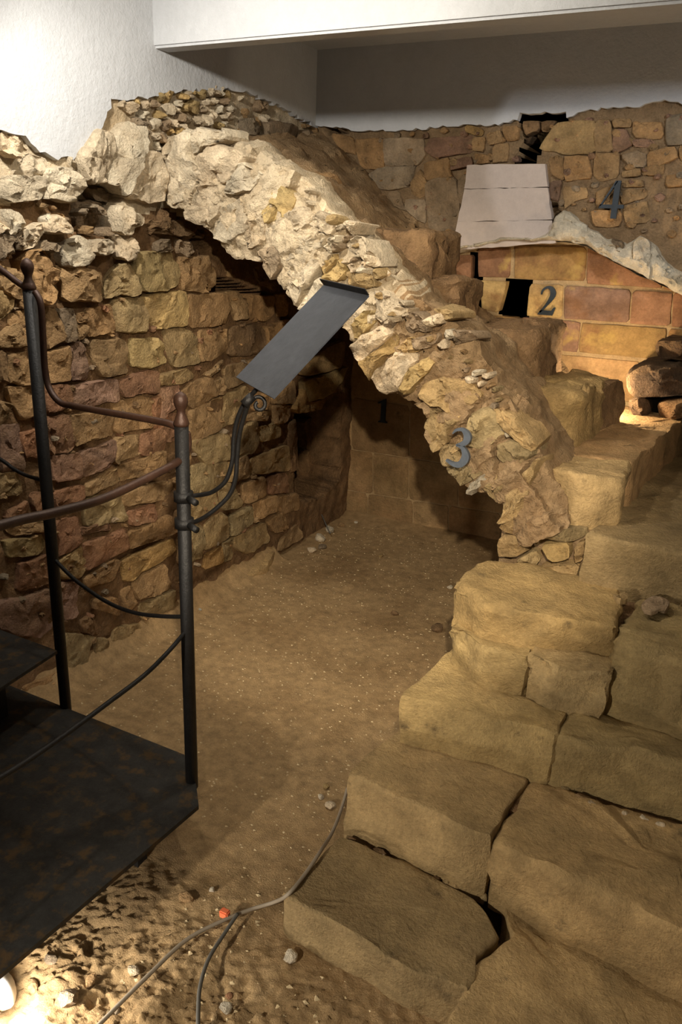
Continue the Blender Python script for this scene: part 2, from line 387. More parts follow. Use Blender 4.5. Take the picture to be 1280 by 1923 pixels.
ST_MID = '''
d:355,555 425,552 430,580 420,610 357,615
d:430,550 447,547 460,562 462,597 440,602
d:470,555 515,557 515,590 500,602 470,600
d:520,552 535,552 536,592 522,592
y:270,555 345,548 352,575 347,610 300,617 282,612 275,590
s:212,565 262,560 277,592 272,620 225,625
d:162,585 207,572 220,592 220,617 192,627 165,630
d:145,607 160,610 162,635 147,637
d:142,588 160,586 160,604 144,604
d:86,578 105,580 117,607 117,640 87,655
g:107,582 140,580 142,640 120,645 117,610
d:17,590 52,580 57,645 40,645 15,605
d:0,627 30,605 45,630 47,647 0,652
s:0,545 27,560 22,580 0,602
d:32,560 50,556 50,577 35,577
d:15,670 57,662 62,720 35,725 15,720
b:0,660 12,660 10,720 0,715
d:88,662 130,652 132,712 90,720
v:132,652 152,645 165,695 160,712 134,712
d:175,642 225,637 236,645 237,700 190,707 170,660
y:247,637 297,637 312,682 280,692 250,685
s:310,620 350,617 370,635 370,682 325,687
d:375,620 422,617 427,657 400,675 377,677
b:432,615 492,610 497,650 480,665 432,667
d:500,615 537,602 560,605 545,640 505,655
r:88,725 132,722 135,760 90,775
v:136,725 215,712 222,750 140,765
r:225,717 277,695 297,700 297,735 235,745
s:300,705 350,692 367,705 340,720 300,725
d:385,702 420,675 422,687 392,708
d:337,740 360,720 395,707 407,742 360,767
d:400,715 417,707 420,740 408,742
d:422,692 465,677 480,672 462,715 425,730
s:425,740 460,725 470,742 440,790 420,800
d:357,772 415,747 417,805 362,830
d:15,727 67,725 70,770 42,790 15,745
d:0,750 20,757 15,790 0,800
v:0,802 37,800 40,850 38,880 0,885
r:42,815 72,805 77,858 45,858
r:90,785 127,780 135,800 138,835 125,848 95,850
d:132,782 212,767 215,817 175,825 140,835
d:215,755 285,745 287,802 217,812
r:287,750 317,740 312,800 290,803
v:300,730 337,727 335,760 315,775 300,790
r:310,780 340,775 340,825 310,827
v:97,857 147,850 152,897 102,905
v:150,852 217,825 215,872 160,895
d:217,825 262,815 262,855 217,870
r:265,815 307,805 310,847 265,855
d:160,910 225,875 225,905 162,930
d:225,875 310,847 312,880 227,905
r:102,922 157,912 157,937 105,955
s:0,890 32,885 40,927 0,935
r:12,962 50,940 55,962 12,975
r:57,930 85,927 88,960 62,960
y:7,1015 80,1005 84,1025 70,1040 15,1045
d:12,990 88,978 88,995 25,1005
r:35,1060 90,1042 95,1095 35,1110
r:107,980 147,970 152,1015 125,1037 110,1042
r:155,992 205,980 205,992 160,1007
s:160,940 225,925 237,975 165,990
d:232,925 320,903 330,935 237,950
r:242,960 290,947 292,977 247,987
r:160,1022 237,992 240,1030 170,1067 157,1065
d:242,1000 320,967 332,998 245,1032
s:112,1047 155,1027 160,1067 150,1085 112,1087
d:160,1085 215,1050 225,1057 207,1090 162,1105
o:230,1050 325,1012 330,1036 237,1095
d:250,1095 310,1058 318,1105 262,1130
v:0,1135 95,1107 104,1175 75,1197 32,1190 0,1180
v:112,1095 152,1095 142,1155 118,1162
d:180,1125 220,1125 225,1155 180,1145
d:230,1110 248,1100 258,1135 235,1148
s:122,1190 175,1197 170,1212 155,1260 127,1255
s:180,1200 200,1197 207,1230 180,1240
s:217,1182 262,1170 262,1200 212,1220
b:150,1165 172,1158 176,1192 155,1188
s:265,1135 325,1108 330,1140 270,1165
d:45,1290 110,1262 112,1300 60,1300
'''
ST_LOW = '''
s:362,830 427,812 430,865 385,870 365,845
s:450,805 480,790 485,825 475,850 447,857
s:487,802 522,792 525,820 490,830
d:455,785 480,775 512,772 500,790 462,790
s:475,862 540,835 545,882 470,890
d:510,760 550,762 540,790 515,797
d:470,735 505,742 502,768 475,770
d:515,720 552,715 552,757 512,757
s:360,877 395,870 402,920 360,925
s:400,872 425,867 427,900 407,920
d:447,862 464,857 470,893 446,905
s:432,870 444,868 443,905 432,905
s:362,925 402,920 407,955 362,975
s:412,922 435,908 455,950 420,957
d:457,910 495,895 500,930 460,947
r:502,895 537,888 542,925 506,927
s:432,967 472,950 475,980 435,1007
d:477,947 520,930 525,957 480,977
s:382,990 422,962 430,1010 385,1032
s:360,990 378,986 382,1045 360,1052
o:390,1042 415,1025 417,1057 385,1067
s:417,1020 435,1012 437,1047 420,1055
s:440,1010 500,982 502,1017 465,1040 445,1030
d:502,980 532,960 540,990 515,1000
d:530,1010 560,985 565,1012 522,1035
d:522,935 556,925 560,955 530,965
s.03:562,702 600,662 648,640 640,690 590,702
y.03:577,716 625,703 655,690 640,720 612,746 582,752
o.02:553,765 576,730 582,756 612,750 606,768 560,775
b.0:540,800 556,790 558,880 545,885
d.0:330,900 350,895 352,930 332,935
d.0:335,850 356,842 358,880 337,890
d.0:330,960 355,950 357,990 333,998
d.0:335,1010 356,1003 358,1050 336,1058
b-.2:575,790 610,772 616,830 580,845
b-.2:578,850 618,836 612,900 582,905
'''
pstones(ST_TOP, LEFT, wl, depth=.10, bulge=.026, rough=.010, facets=3, hi=40, step=.014, shrink=1.08, chip=.020, corner=.10)
pstones(ST_MID, LEFT, wl, depth=.07, bulge=.012, rough=.008, facets=2, hi=38, step=.016, shrink=1.09, chip=.012, corner=.09)
pstones(ST_LOW, LEFT, wl, depth=.07, bulge=.010, rough=.007, facets=2, hi=36, step=.016, shrink=1.09, chip=.010, corner=.09)
# small packing stones of the broken core under the plaster edge
def scatter(px_poly, fr, n, size, parent, cols, seed, mn_d=.7, **kw):
    rnd = random.Random(seed); P = [fr.px(*q) for q in parse(px_poly)]; xs = [p[0] for p in P]; ys = [p[1] for p in P]; done = []
    for _ in range(n * 40):
        if len(done) >= n: break
        x = rnd.uniform(min(xs), max(xs)); y = rnd.uniform(min(ys), max(ys)); s = size * rnd.uniform(.6, 1.4)
        if not inpoly(x, y, P) or any((x - q[0]) ** 2 + (y - q[1]) ** 2 < ((s + q[2]) * mn_d) ** 2 for q in done): continue
        done.append((x, y, s)); k = rnd.randint(5, 7); a0 = rnd.uniform(0, 6)
        poly = [(x + s * rnd.uniform(.75, 1.25) * math.cos(a0 + 2 * math.pi * i / k), y + s * rnd.uniform(.55, 1.0) * math.sin(a0 + 2 * math.pi * i / k)) for i in range(k)]
        stone('stone', poly, fr, parent=parent, col=rnd.choice(cols), **kw)
scatter('210,192 285,184 400,170 435,178 430,235 350,240 300,285 275,262 245,228', LEFT, 60, .026, wl, 'ppgpy', 3, depth=.05, bulge=.03, rough=.008, lo=9, hi=14, prof=[(1, 0), (.86, .7), (.5, 1)])
scatter('438,180 470,180 520,205 596,246 590,300 560,300 500,285 440,258', LEFT, 26, .022, wl, 'ggpd', 4, depth=.05, bulge=.025, rough=.006, lo=9, hi=14, prof=[(1, 0), (.86, .7), (.5, 1)])
pstones('''
g.02:494,222 560,236 566,262 545,292 520,300 498,270
g.02:455,222 485,222 490,262 458,252
p.02:452,258 484,262 484,285 460,282
g.02:568,240 590,250 588,290 570,280
''', LEFT, wl, depth=.06, bulge=.03, rough=.007)
scatter('5,388 230,388 230,430 140,440 60,400 5,440', LEFT, 10, .018, wl, 'gd', 8, depth=.05, bulge=.03, rough=.006, lo=9, hi=14, prof=[(1, 0), (.86, .7), (.5, 1)])
scatter('0,560 540,560 540,960 360,1080 210,1220 0,1180', LEFT, 130, .014, wl, 'ddgrb', 9, mn_d=1.6, depth=.05, bulge=.018, rough=.005, lo=8, hi=12, prof=[(1, 0), (.86, .7), (.5, 1)])
# plaster above the left wall stones
lo_edge = rag([LEFT.px(*q) for q in parse('0,240 40,258 92,298 130,296 152,284 186,240 206,188 285,181 340,172 400,166 470,176 520,200 598,242')], .02, .008, 4)
pl = [(.1, lo_edge[0][1])] + lo_edge + [(BB + .02, lo_edge[-1][1]), (BB + .02, CEIL + .05), (.1, CEIL + .05)]
def plaster_sheet(name, poly, fr, h, parent, th=.05):
    o = prism(name, poly, fr, h - th, h, 'plaster', parent)
    bm = bmesh.new(); bm.from_mesh(o.data)
    for f in bm.faces: f.smooth = False
    bm.to_mesh(o.data); bm.free(); return o
plaster_sheet('plaster', pl, LEFT, .012, wl)

# ---- back wall, upper part with the relieving arch opening
ZB = [BACK.px(*q) for q in parse('520,215 600,252 660,292 720,366 800,432 835,492 870,560 945,608 1040,660 1075,710 1180,775')]
def zback(a): return float(np.interp(a, [q[0] for q in ZB], [q[1] for q in ZB]))
arch_px = '818,492 850,474 900,462 960,452 1010,452 1060,456 1100,463 1140,485 1180,508 1240,535 1290,560'
arch = [BACK.px(*q) for q in parse(arch_px)]
def arch_z(x):
    return float(np.interp(x, [p[0] for p in arch], [p[1] for p in arch]))
bw_pits = [([BACK.px(*q) for q in parse(s)], d) for s, d in (
    ('972,214 1064,214 1062,226 1040,232 1000,300 965,306 985,262 975,235', .36), ('612,238 655,240 650,252 615,252', .10),
    ('1030,376 1042,378 1052,432 1040,430', .10))]
SLOTS = [[BACK.px(*q) for q in parse(t)] for t in ('974,212 1064,212 1062,221 976,224', '1008,246 1022,258 1004,298 966,304 984,272')]
def bw_h(x, y):
    h = -.010
    for P, d in bw_pits:
        if inpoly(x, y, P): h -= d
    return h
wb = wallgrid('wall_back', BACK, -2.1, .62, 1.2, 2.42, .016, 'wall_mortar', bw_h, keep=lambda x, y: not any(inpoly(x, y, S_) for S_ in SLOTS) and y > zback(x) - .10 and (x < arch[0][0] or y > arch_z(x)), amp=.010)
tag(wb, 'upper rubble stone back wall with broken arch edge', kind='structure')
pstones('''
d:667,262 720,262 720,315 677,315
g:722,262 792,260 795,292 780,310 722,307
g:717,315 777,312 767,350 715,357 690,330
v:800,282 810,260 885,257 885,285 840,292 820,295
d:797,307 845,297 842,320 850,332 800,337
v:847,300 885,295 885,312 843,320
d:772,345 790,317 800,347 802,362 790,372 772,362
g:802,342 855,337 860,400 860,420 842,457 825,445 807,425 802,375
g:857,340 877,325 875,360 865,385
g:727,362 750,360 762,397 740,385
g:762,375 797,375 800,420 780,410 762,392
d:887,260 912,260 907,285 887,282
o:875,235 905,242 902,255 875,250
d:620,250 662,258 668,290 640,285
d:915,250 940,246 945,268 918,272
d:925,275 955,270 952,303 925,304
d:945,240 972,236 974,262 950,264
d:890,288 918,290 916,305 892,306
d:672,320 688,335 690,350 675,345
b-.03:980,228 1010,226 1012,244 986,254
b-.04:1016,228 1044,226 1030,248 1018,246
k-.05:986,262 1002,256 996,270 984,274
s:1015,280 1045,232 1115,227 1115,287 1060,287
d:1117,225 1147,227 1147,285 1117,287
v:1150,245 1175,242 1187,272 1160,287 1150,285
d:1190,230 1240,230 1242,260 1190,258
v:1188,262 1225,262 1230,275 1192,278
g:1250,222 1290,215 1290,268 1252,272
g:1165,292 1197,282 1212,290 1210,312 1185,315
d:1215,287 1265,277 1270,297 1245,307 1215,312
d:1167,320 1200,318 1200,332 1167,332
d:1205,317 1245,308 1245,327 1205,330
d:1030,297 1057,296 1057,340 1037,327
d:1060,296 1107,295 1110,335 1060,338
d:1115,290 1160,287 1160,330 1127,340 1115,330
v:1030,342 1055,340 1047,377 1032,372
d:1057,350 1100,352 1102,370 1080,375 1060,390
d:1170,340 1205,337 1207,350 1170,352
d:1120,360 1150,350 1165,390 1120,388
d:1167,357 1212,357 1212,372 1167,385
d:1150,225 1185,222 1185,238 1152,240
d:1250,330 1290,325 1290,350 1252,352
d:1110,395 1165,395 1162,425 1115,425
d:1170,390 1215,378 1218,415 1175,420
d:1275,275 1300,270 1300,300 1277,300
''', BACK, wb, depth=.06, bulge=.010, rough=.006, hi=34, shrink=1.11, facets=2, chip=.007, corner=.08)
M['rim'] = material('broken_lime', srgb(222, 208, 182), scale=14, var=.3, bump=.8, bscale=30)
RIMU = along([BACK.px(*q) for q in parse('812,486 850,464 900,452 960,443 1010,446 1040,436 1044,400 1060,392 1080,402 1100,420 1140,446 1178,452 1200,438 1226,450 1250,488 1290,515')], 150)
RIML = along(arch, 150)
V = []; Fc = []; NR = 16
for i in range(150):
    for k in range(NR):
        t = k / (NR - 1); q = RIML[i] * (1 - t) + RIMU[i] * t; p = BACK.w(q[0], q[1], .012 + .03 * math.sin(math.pi * min(1, t * 1.1 + .1)) - .05 * max(0, t - .9) * 10)
        if k == 0: p = p + np.array([0, .06, .0])
        V.append(p + np.array(nz(p, 25, 2.2)) * .008 + BACK.n * (frac(p, 16, 1.1) * .022 + frac(p, 38, 3.1) * .008))
for i in range(149):
    for k in range(NR - 1): Fc.append((i * NR + k, (i + 1) * NR + k, (i + 1) * NR + k + 1, i * NR + k + 1))
mesh('arch_rim', V, Fc, 'rim', wb, None, True, 35)
pstones('''
w.02:1052,435 1070,420 1100,418 1102,437 1100,458 1065,450
w.02:1105,454 1140,452 1157,472 1152,484 1120,473
w.03:1187,457 1200,444 1222,452 1222,482 1210,502 1190,490
w.02:1225,486 1240,474 1246,492 1268,510 1280,535 1228,515
g.02:1145,446 1172,454 1168,476 1158,472
''', BACK, wb, depth=.08, bulge=.018, rough=.008, hi=40, step=.012, chip=.018)
scatter('600,255 660,258 880,240 960,240 970,300 870,330 860,440 800,430 700,330', BACK, 34, .016, wb, 'dgdv', 31, mn_d=1.5, depth=.04, bulge=.012, rough=.005, lo=9, hi=14, prof=[(1, 0), (.86, .7), (.5, 1)])
scatter('1035,230 1290,210 1290,440 1240,440 1130,420 1050,380', BACK, 50, .018, wb, 'dgdv', 32, mn_d=1.5, depth=.04, bulge=.012, rough=.005, lo=9, hi=14, prof=[(1, 0), (.86, .7), (.5, 1)])
# thickness of the arch break
S = []; 
pts = [(BACK.w(x, y)) for x, y in arch]
V = []; Fc = []
for i, p in enumerate(smoothline(pts, 4)):
    for k, db in enumerate((-.01, .06, .14)):
        d = nz(p + np.array([0, db, 0]), 20, 3.3); V.append(p + np.array([0, db, 0]) + np.array(d) * .012)
n = len(V) // 3
for i in range(n - 1):
    for k in range(2): Fc.append((i * 3 + k, (i + 1) * 3 + k, (i + 1) * 3 + k + 1, i * 3 + k + 1))
mesh('arch_soffit', V, Fc, 'pale', wb)
# plaster band above
bl = rag([BACK.px(*q) for q in parse('560,236 640,240 680,248 760,245 860,237 930,235 974,226 975,213 1062,213 1066,219 1120,206 1200,200 1250,190 1290,200')], .02, .006, 6)
plb = bl + [(.62, bl[-1][1]), (.62, CEIL + .03), (bl[0][0], CEIL + .03)]
plaster_sheet('plaster', plb, BACK, .015, wb, .04)
# smooth trapezoid infill under the plaster, in three courses
def quadband(t0, t1):
    Ls = parse('880,311 874,356 862,417 850,468'); Rs = parse('1025,308 1030,352 1040,412 1046,456')
    return Ls, Rs
for (tl, tr, bl_, br) in (((880, 311), (1025, 308), (875, 355), (1030, 352)), ((875, 355.8), (1030, 352.8), (862, 416.2), (1038, 413.2)), ((862, 417), (1038, 414), (850, 470), (1046, 456))):
    P = [BACK.px(*tl), BACK.px(*bl_), BACK.px(*br), BACK.px(*tr)]
    prism('infill_panel', rag(P + [P[0]], .03, .002, 3)[:-1], BACK, -.02, .022, 'panel', wb)
# ---- wall inside the arch: big cut blocks
HOLE = [WALL2.px(*q) for q in parse('954,526 996,528 990,560 986,596 938,590')]
CRK = [WALL2.px(*q) for q in parse('883,474 899,474 899,524 905,540 905,592 882,578 884,530')]
w2 = wallgrid('wall_niche', WALL2, -1.6, .62, .8, 1.85, .018, 'joint', keep=lambda x, y: y > zback(x) - .16 and not inpoly(x, y, HOLE) and not inpoly(x, y, CRK), hfn=lambda x, y: -.001 - (.30 if inpoly(x, y, HOLE) else .12 if inpoly(x, y, CRK) else 0), amp=.002)
tag(w2, 'wall of large reddish cut blocks seen through the broken arch', kind='structure')
BL = '''
o:967,462 1102,464 1099,527 997,525 965,522
r:1104,464 1245,464 1242,541 1100,532
r:1247,470 1320,470 1320,551 1246,543
y:995,533 1058,535 1055,597 988,593
v:1060,536 1185,544 1180,606 1058,598
r:1188,545 1262,550 1258,612 1182,607
r:1264,550 1320,553 1318,616 1260,613
v:977,595 1090,605 1084,661 965,650
o:1092,606 1252,617 1245,675 1086,661
o:1256,618 1320,622 1320,682 1248,676
d:1048,665 1203,679 1195,755 1040,745
d:955,656 1045,664 1037,745 950,735
d:1207,680 1320,688 1320,780 1200,760
y:902,526 952,528 936,586 904,582
r:898,466 960,466 957,521 898,520
r:846,480 886,478 884,524 842,520
y:866,528 883,528 882,575 862,560
o:906,590 973,596 960,648 900,640
'''
pstones(BL, WALL2, w2, name='cut_block', mat='ashlar', depth=.05, bulge=.006, rough=.0022, facets=0, corner=.015, hi=48, lo=28, tilt=(0, 0), chip=.002, prof=[(1, 0), (.985, .8), (.95, 1), (.7, 1), (.4, 1)])
# ---- low back wall of the pit: large smooth blocks
w1 = wallgrid('wall_pit_back', WALL1, -2.45, -.4, -.05, 1.2, .03, 'joint', lambda x, y: -.002, amp=.002)
tag(w1, 'low back wall of the pit of big brown dressed blocks', kind='structure')
def lv(v0): return lambda u: v0 + .15 * (u - 700)
rows = [(lv(657), lv(750), [520, 656, 770, 880, 980]), (lv(752), lv(849), [540, 660, 769, 900, 1000]),
        (lv(851), lv(927), [560, 632, 700, 767, 860, 980]), (lv(929), lv(1010), [580, 690, 775, 842, 940, 1020])]
for top, bot, js in rows:
    for u0, u1 in zip(js[:-1], js[1:]):
        stone('cut_block', [WALL1.px(u, f(u)) for u, f in ((u0 + .8, top), (u1 - .8, top), (u1 - .8, bot), (u0 + .8, bot))], WALL1, depth=.04, bulge=.004, mat='step', col='d', chip=.002,
              parent=w1, rough=.003, facets=0, corner=.03, lo=30, hi=40, tilt=(0, 0), prof=[(1, 0), (.99, .8), (.96, 1), (.7, 1), (.4, 1)])
# ---- ceiling, beam, unseen room sides
tag(box('ceiling', (-2.4, -1.3, CEIL), (.7, 3.75, CEIL + .1), 'plaster'), 'white plastered ceiling slab', kind='structure')
bm_ = empty('trim_1', (-.8, 2.5, CEIL)); 
tag(bm_, 'white plastered ceiling beam crossing the cellar', kind='structure')
box('beam', (-2.06, 2.45, 2.19), (.5, 2.53, CEIL + .02), 'plaster', bm_, bevel=.008)
tag(box('wall_right', (.46, -1.3, -.1), (.6, 3.75, CEIL), 'plaster'), 'plastered side wall out of view on the right', kind='structure')
tag(box('wall_front', (-2.4, -1.4, -.1), (.7, -1.25, CEIL), 'plaster'), 'plastered wall behind the viewpoint', kind='structure')
tag(box('wall_left_front', (-2.4, -1.3, -.1), (-2.04, .12, CEIL), 'plaster'), 'plastered left wall beside the viewpoint', kind='structure')

# ================================================================== VAULT FRAGMENT
va = empty('ruined_vault', tuple(BAND.w(0, .84)))
tag(va, 'broken pale stone vault sloping down from the left wall to the stone steps', 'vault')
LOW = [BAND.px(*q) for q in parse('290,372 340,400 348,410 385,432 410,452 422,472 445,488 482,497 510,524 535,545 548,570 562,582 600,600 645,625 650,650 672,688 705,722 735,745 775,762 792,772 800,795 795,822 835,868 870,912 884,926 910,925 938,950 945,985 955,1030')]
UPP = [BAND.px(*q) for q in parse('300,262 350,240 430,262 500,300 555,328 600,385 640,425 690,470 715,505 760,560 825,600 880,640 915,720 975,790 1005,850 1015,885 1040,930 1060,1000')]
def vault_core():
    n = 330; A = along(LOW, n); B = along(UPP, n); V = []; m = None; NF = 46; NT = 34
    for i in range(n):
        lo, up = A[i], B[i]; sec = []
        pl_ = BAND.w(lo[0], lo[1], -.03); pu = BAND.w(up[0], up[1], -.045)
        backb = B1 + .05
        for k in range(12): sec.append((np.array([pl_[0], backb + (pl_[1] - backb) * k / 12, pl_[2] + .01 - .10 * (1 - k / 12)]), 0, -.4))
        for k in range(NF):
            t = k / (NF - 1); p = pl_ + (pu - pl_) * t; bul = .035 * math.sin(math.pi * t); sec.append((p - np.array([0, 1, 0]) * bul, 1, .25 * t))
        zb = zback(pu[0])
        for k in range(1, NT):
            t = (k / (NT - 1)); e = t * t * (3 - 2 * t) if zb < pu[2] else t
            sec.append((np.array([pu[0], pu[1] + (BB + .02 - pu[1]) * t, pu[2] + (zb - pu[2]) * e]), .3, 1))
        m = len(sec)
        for p, f, u in sec:
            d1 = np.array(nz(p, 7, 1.7)); d2 = np.array(nz(p, 22, 5.1)); d3 = np.array(nz(p, 60, 8.1)); w_ = .45 if f == 0 else 1
            q = p + (d1 * .02 + d2 * .010 + d3 * .006) * w_
            ps = np.array([p[0] * .75 - p[2] * .66, p[1], p[0] * .3 + p[2] * .34])      # broken beds dipping along the vault
            am = frac(ps, 8.0, 2.2) * .036 + frac(ps, 17, 4.4) * .014 + frac(p, 40, 6.6) * .006
            nrm = np.array([0, -f, u]); nrm = nrm / np.linalg.norm(nrm)
            V.append(q + nrm * am * (1 if f == 1 else .6))
    Fc = []
    for i in range(n - 1):
        for k in range(m - 1): Fc.append((i * m + k, (i + 1) * m + k, (i + 1) * m + k + 1, i * m + k + 1))
    o = mesh('rubble_core', V, Fc, 'pale', va, None, True, 40); o.data.materials.append(M['dusty_dim'])  # browner right part: dust, plus the dimmer light there put into the colour
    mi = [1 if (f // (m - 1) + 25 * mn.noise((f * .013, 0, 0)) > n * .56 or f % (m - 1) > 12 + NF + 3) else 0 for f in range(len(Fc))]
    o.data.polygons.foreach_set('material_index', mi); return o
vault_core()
VST = '''
p:306,317 350,238 364,251 357,297 383,324 350,370 305,383
p:354,245 423,238 426,265 390,278 357,291
p:370,297 396,271 449,281 462,297 429,343 383,343 364,324
p:347,409 383,350 426,350 423,383 390,429
p:429,353 452,304 495,327 485,343 449,370 426,366
p:390,432 429,380 475,363 490,385 470,435 426,460
y:495,363 528,350 557,376 534,409 501,422
p:452,440 485,400 498,385 500,430 485,460 462,474
p:492,435 535,405 565,387 592,400 580,425 535,460 505,475
g:487,470 530,460 532,495 510,525 490,495
p:535,460 577,425 607,440 605,462 572,480 540,490
p:545,500 595,482 600,512 570,550 555,572 535,540
y:600,515 625,472 632,485 620,512 610,525
y:610,520 640,485 655,505 645,525 615,532
p:580,415 600,395 620,400 630,425 620,445 595,430
p:645,420 677,417 665,440
p:610,460 640,442 640,455 620,472
p:645,455 685,447 712,497 700,502 672,475
p:655,495 692,492 692,510 660,512
s:650,515 685,510 710,530 680,542 655,537
p:560,580 600,520 640,545 620,590 590,600
p:695,550 720,547 745,567 770,582 750,605 722,610 700,600 705,580
y:662,615 685,582 707,582 700,602 675,637 660,635
p:660,650 690,625 722,610 737,620 717,647 672,680
y:672,685 715,650 737,620 747,635 737,660 717,672 695,712
p:705,705 737,665 752,660 780,662 782,672 760,700 740,740 720,740
y:752,740 765,697 800,667 815,680 787,720 765,742
g:757,587 787,585 810,605 800,625 770,625
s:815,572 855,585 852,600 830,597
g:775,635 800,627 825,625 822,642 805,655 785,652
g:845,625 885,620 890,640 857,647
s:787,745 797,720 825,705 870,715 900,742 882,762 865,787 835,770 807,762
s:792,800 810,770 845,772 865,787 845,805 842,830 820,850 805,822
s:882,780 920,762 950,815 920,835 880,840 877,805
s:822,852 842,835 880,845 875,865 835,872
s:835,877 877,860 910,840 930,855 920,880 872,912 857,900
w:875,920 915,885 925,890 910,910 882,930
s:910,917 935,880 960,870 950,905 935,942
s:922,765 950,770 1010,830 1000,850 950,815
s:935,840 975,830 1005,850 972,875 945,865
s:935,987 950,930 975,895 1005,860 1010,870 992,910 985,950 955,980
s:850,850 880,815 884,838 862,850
g:705,635 738,618 745,590 712,612
s:740,655 770,630 790,655 760,662
'''
pstones(VST, BAND, va, depth=.12, bulge=.020, rough=.012, facets=3, hi=46, lo=24, step=.012, nscale=16, shrink=1.02, chip=.020, corner=.10)  # right-hand stones toned browner too, carrying the dimmer light there
scatter('560,330 610,395 690,470 715,505 760,560 830,600 880,640 860,660 800,640 700,545 640,480 590,420', BAND, 26, .017, va, 'ppgs', 21, depth=.05, bulge=.035, rough=.008, lo=8, hi=13, prof=[(1, 0), (.86, .7), (.5, 1)])
scatter('830,660 880,650 960,770 1000,840 960,850 900,760 850,700', moved(BAND, -.02), 22, .014, va, 'psgd', 22, depth=.05, bulge=.03, rough=.006, lo=8, hi=13, prof=[(1, 0), (.86, .7), (.5, 1)])

# ================================================================== STONE STEPS
def slab(name, pxs, z, h, col, parent, mat='step', world=None, **kw):
    P = world or [HZ(z).px(*q) for q in parse(pxs)]
    k = dict(bulge=.007, rough=.005, facets=0, corner=.025, step=.016, lo=40, hi=110, srings=9, tilt=(0, 0), taper=1.0, nscale=9, chip=.006, cscale=9, sharp=38,
             prof=[(1, -.5), (.992, .4), (.98, .9), (.95, 1), (.88, 1), (.76, 1), (.62, 1), (.46, 1), (.3, 1), (.15, 1)], wob=.007)
    k.update(kw); return stone(name, P, HZ(z), depth=h, mat=mat, col=col, parent=parent, **k)
stp = empty('stone_staircase', (-.45, 1.6, 0))
tag(stp, 'worn flight of cracked yellowish stone steps rising to the right', 'staircase')
slab('step_slab', '530,1682 636,1572 700,1600 760,1622 880,1685 915,1715 937,1762 896,1802 892,1850 876,1864 765,1820 640,1746', .11, .15, 's', stp)
slab('step_slab', '0,0', .105, .15, 's', stp, world=[(-0.318, 1.130), (-0.310, 1.311), (-0.262, 1.458), (-0.316, 1.543), (-0.110, 1.561), (0.408, 1.553), (0.385, 1.064), (0.075, 1.019), (-0.310, 1.060)], rough=.012)
slab('step_slab', '650,1452 756,1366 850,1400 940,1445 994,1466 962,1510 923,1571 880,1560 800,1520 700,1474', .29, .20, 's', stp)
slab('step_slab', '0,0', .285, .20, 's', stp, world=[(-0.353, 1.522), (-0.336, 1.801), (0.416, 1.773), (0.399, 1.414), (0.088, 1.457)], prof=[(1, -2.2), (.988, -.8), (.97, .2), (.94, .8), (.85, 1), (.74, 1), (.6, 1), (.45, 1), (.3, 1), (.15, 1)], rough=.012)
slab('step_slab', '752,1308 862,1207 905,1222 1000,1262 1087,1303 1062,1345 1045,1381 950,1357 850,1332', .44, .17, 'y', stp)
slab('step_slab', '0,0', .435, .17, 'y', stp, world=[(-0.288, 1.782), (-0.275, 2.047), (0.431, 2.103), (0.417, 1.823), (0.015, 1.825)], rough=.013, prof=[(1, -2.2), (.988, -.8), (.97, .2), (.94, .8), (.85, 1), (.74, 1), (.6, 1), (.45, 1), (.3, 1), (.15, 1)])
slab('step_slab', '0,0', .665, .13, 'y', stp, world=[(-.655, 2.02), (-.672, 2.173), (-.631, 2.276), (-.421, 2.303), (-.225, 2.271), (-.195, 2.01), (-.30, 1.975), (-.42, 1.955), (-.55, 1.945)], rough=.010, wob=.014,
     prof=[(1, -2.6), (.988, -1.0), (.97, .1), (.94, .8), (.85, 1), (.74, 1), (.6, 1), (.45, 1), (.3, 1), (.15, 1)])
slab('step_slab', '0,0', .560, .13, 'y', stp, world=[(-.635, 1.965), (-.64, 2.2), (-.405, 2.2), (-.40, 1.905), (-.52, 1.90)], rough=.010, wob=.016, hi=70)
slab('step_slab', '0,0', .570, .14, 's', stp, world=[(-.395, 1.895), (-.40, 2.2), (-.20, 2.2), (-.198, 1.91), (-.30, 1.89)], rough=.010, wob=.016, hi=70)
slab('step_slab', '0,0', .65, .24, 'y', stp, world=[(-0.200, 1.950), (-0.195, 2.258), (0.440, 2.302), (0.423, 1.954), (-0.008, 1.917)], rough=.015, prof=[(1, -2.2), (.988, -.8), (.97, .2), (.94, .8), (.85, 1), (.74, 1), (.6, 1), (.45, 1), (.3, 1), (.15, 1)], wob=.016)
slab('step_slab', '0,0', .81, .17, 's', stp, world=[(-0.355, 2.235), (-0.310, 2.550), (-0.260, 3.400), (0.440, 3.400), (0.440, 2.250), (-0.100, 2.255)], rough=.012)
slab('step_slab', '0,0', .955, .16, 's', stp, world=[(-0.550, 2.360), (-0.575, 2.580), (-0.305, 2.600), (-0.285, 2.380), (-0.400, 2.330)], rough=.012, prof=[(1, -2.2), (.988, -.8), (.97, .2), (.94, .8), (.85, 1), (.74, 1), (.6, 1), (.45, 1), (.3, 1), (.15, 1)])
slab('step_slab', '0,0', .95, .20, 'd', stp, world=[(-0.600, 2.580), (-0.600, 3.580), (-0.220, 3.580), (-0.250, 3.200), (-0.300, 2.600)], rough=.012)
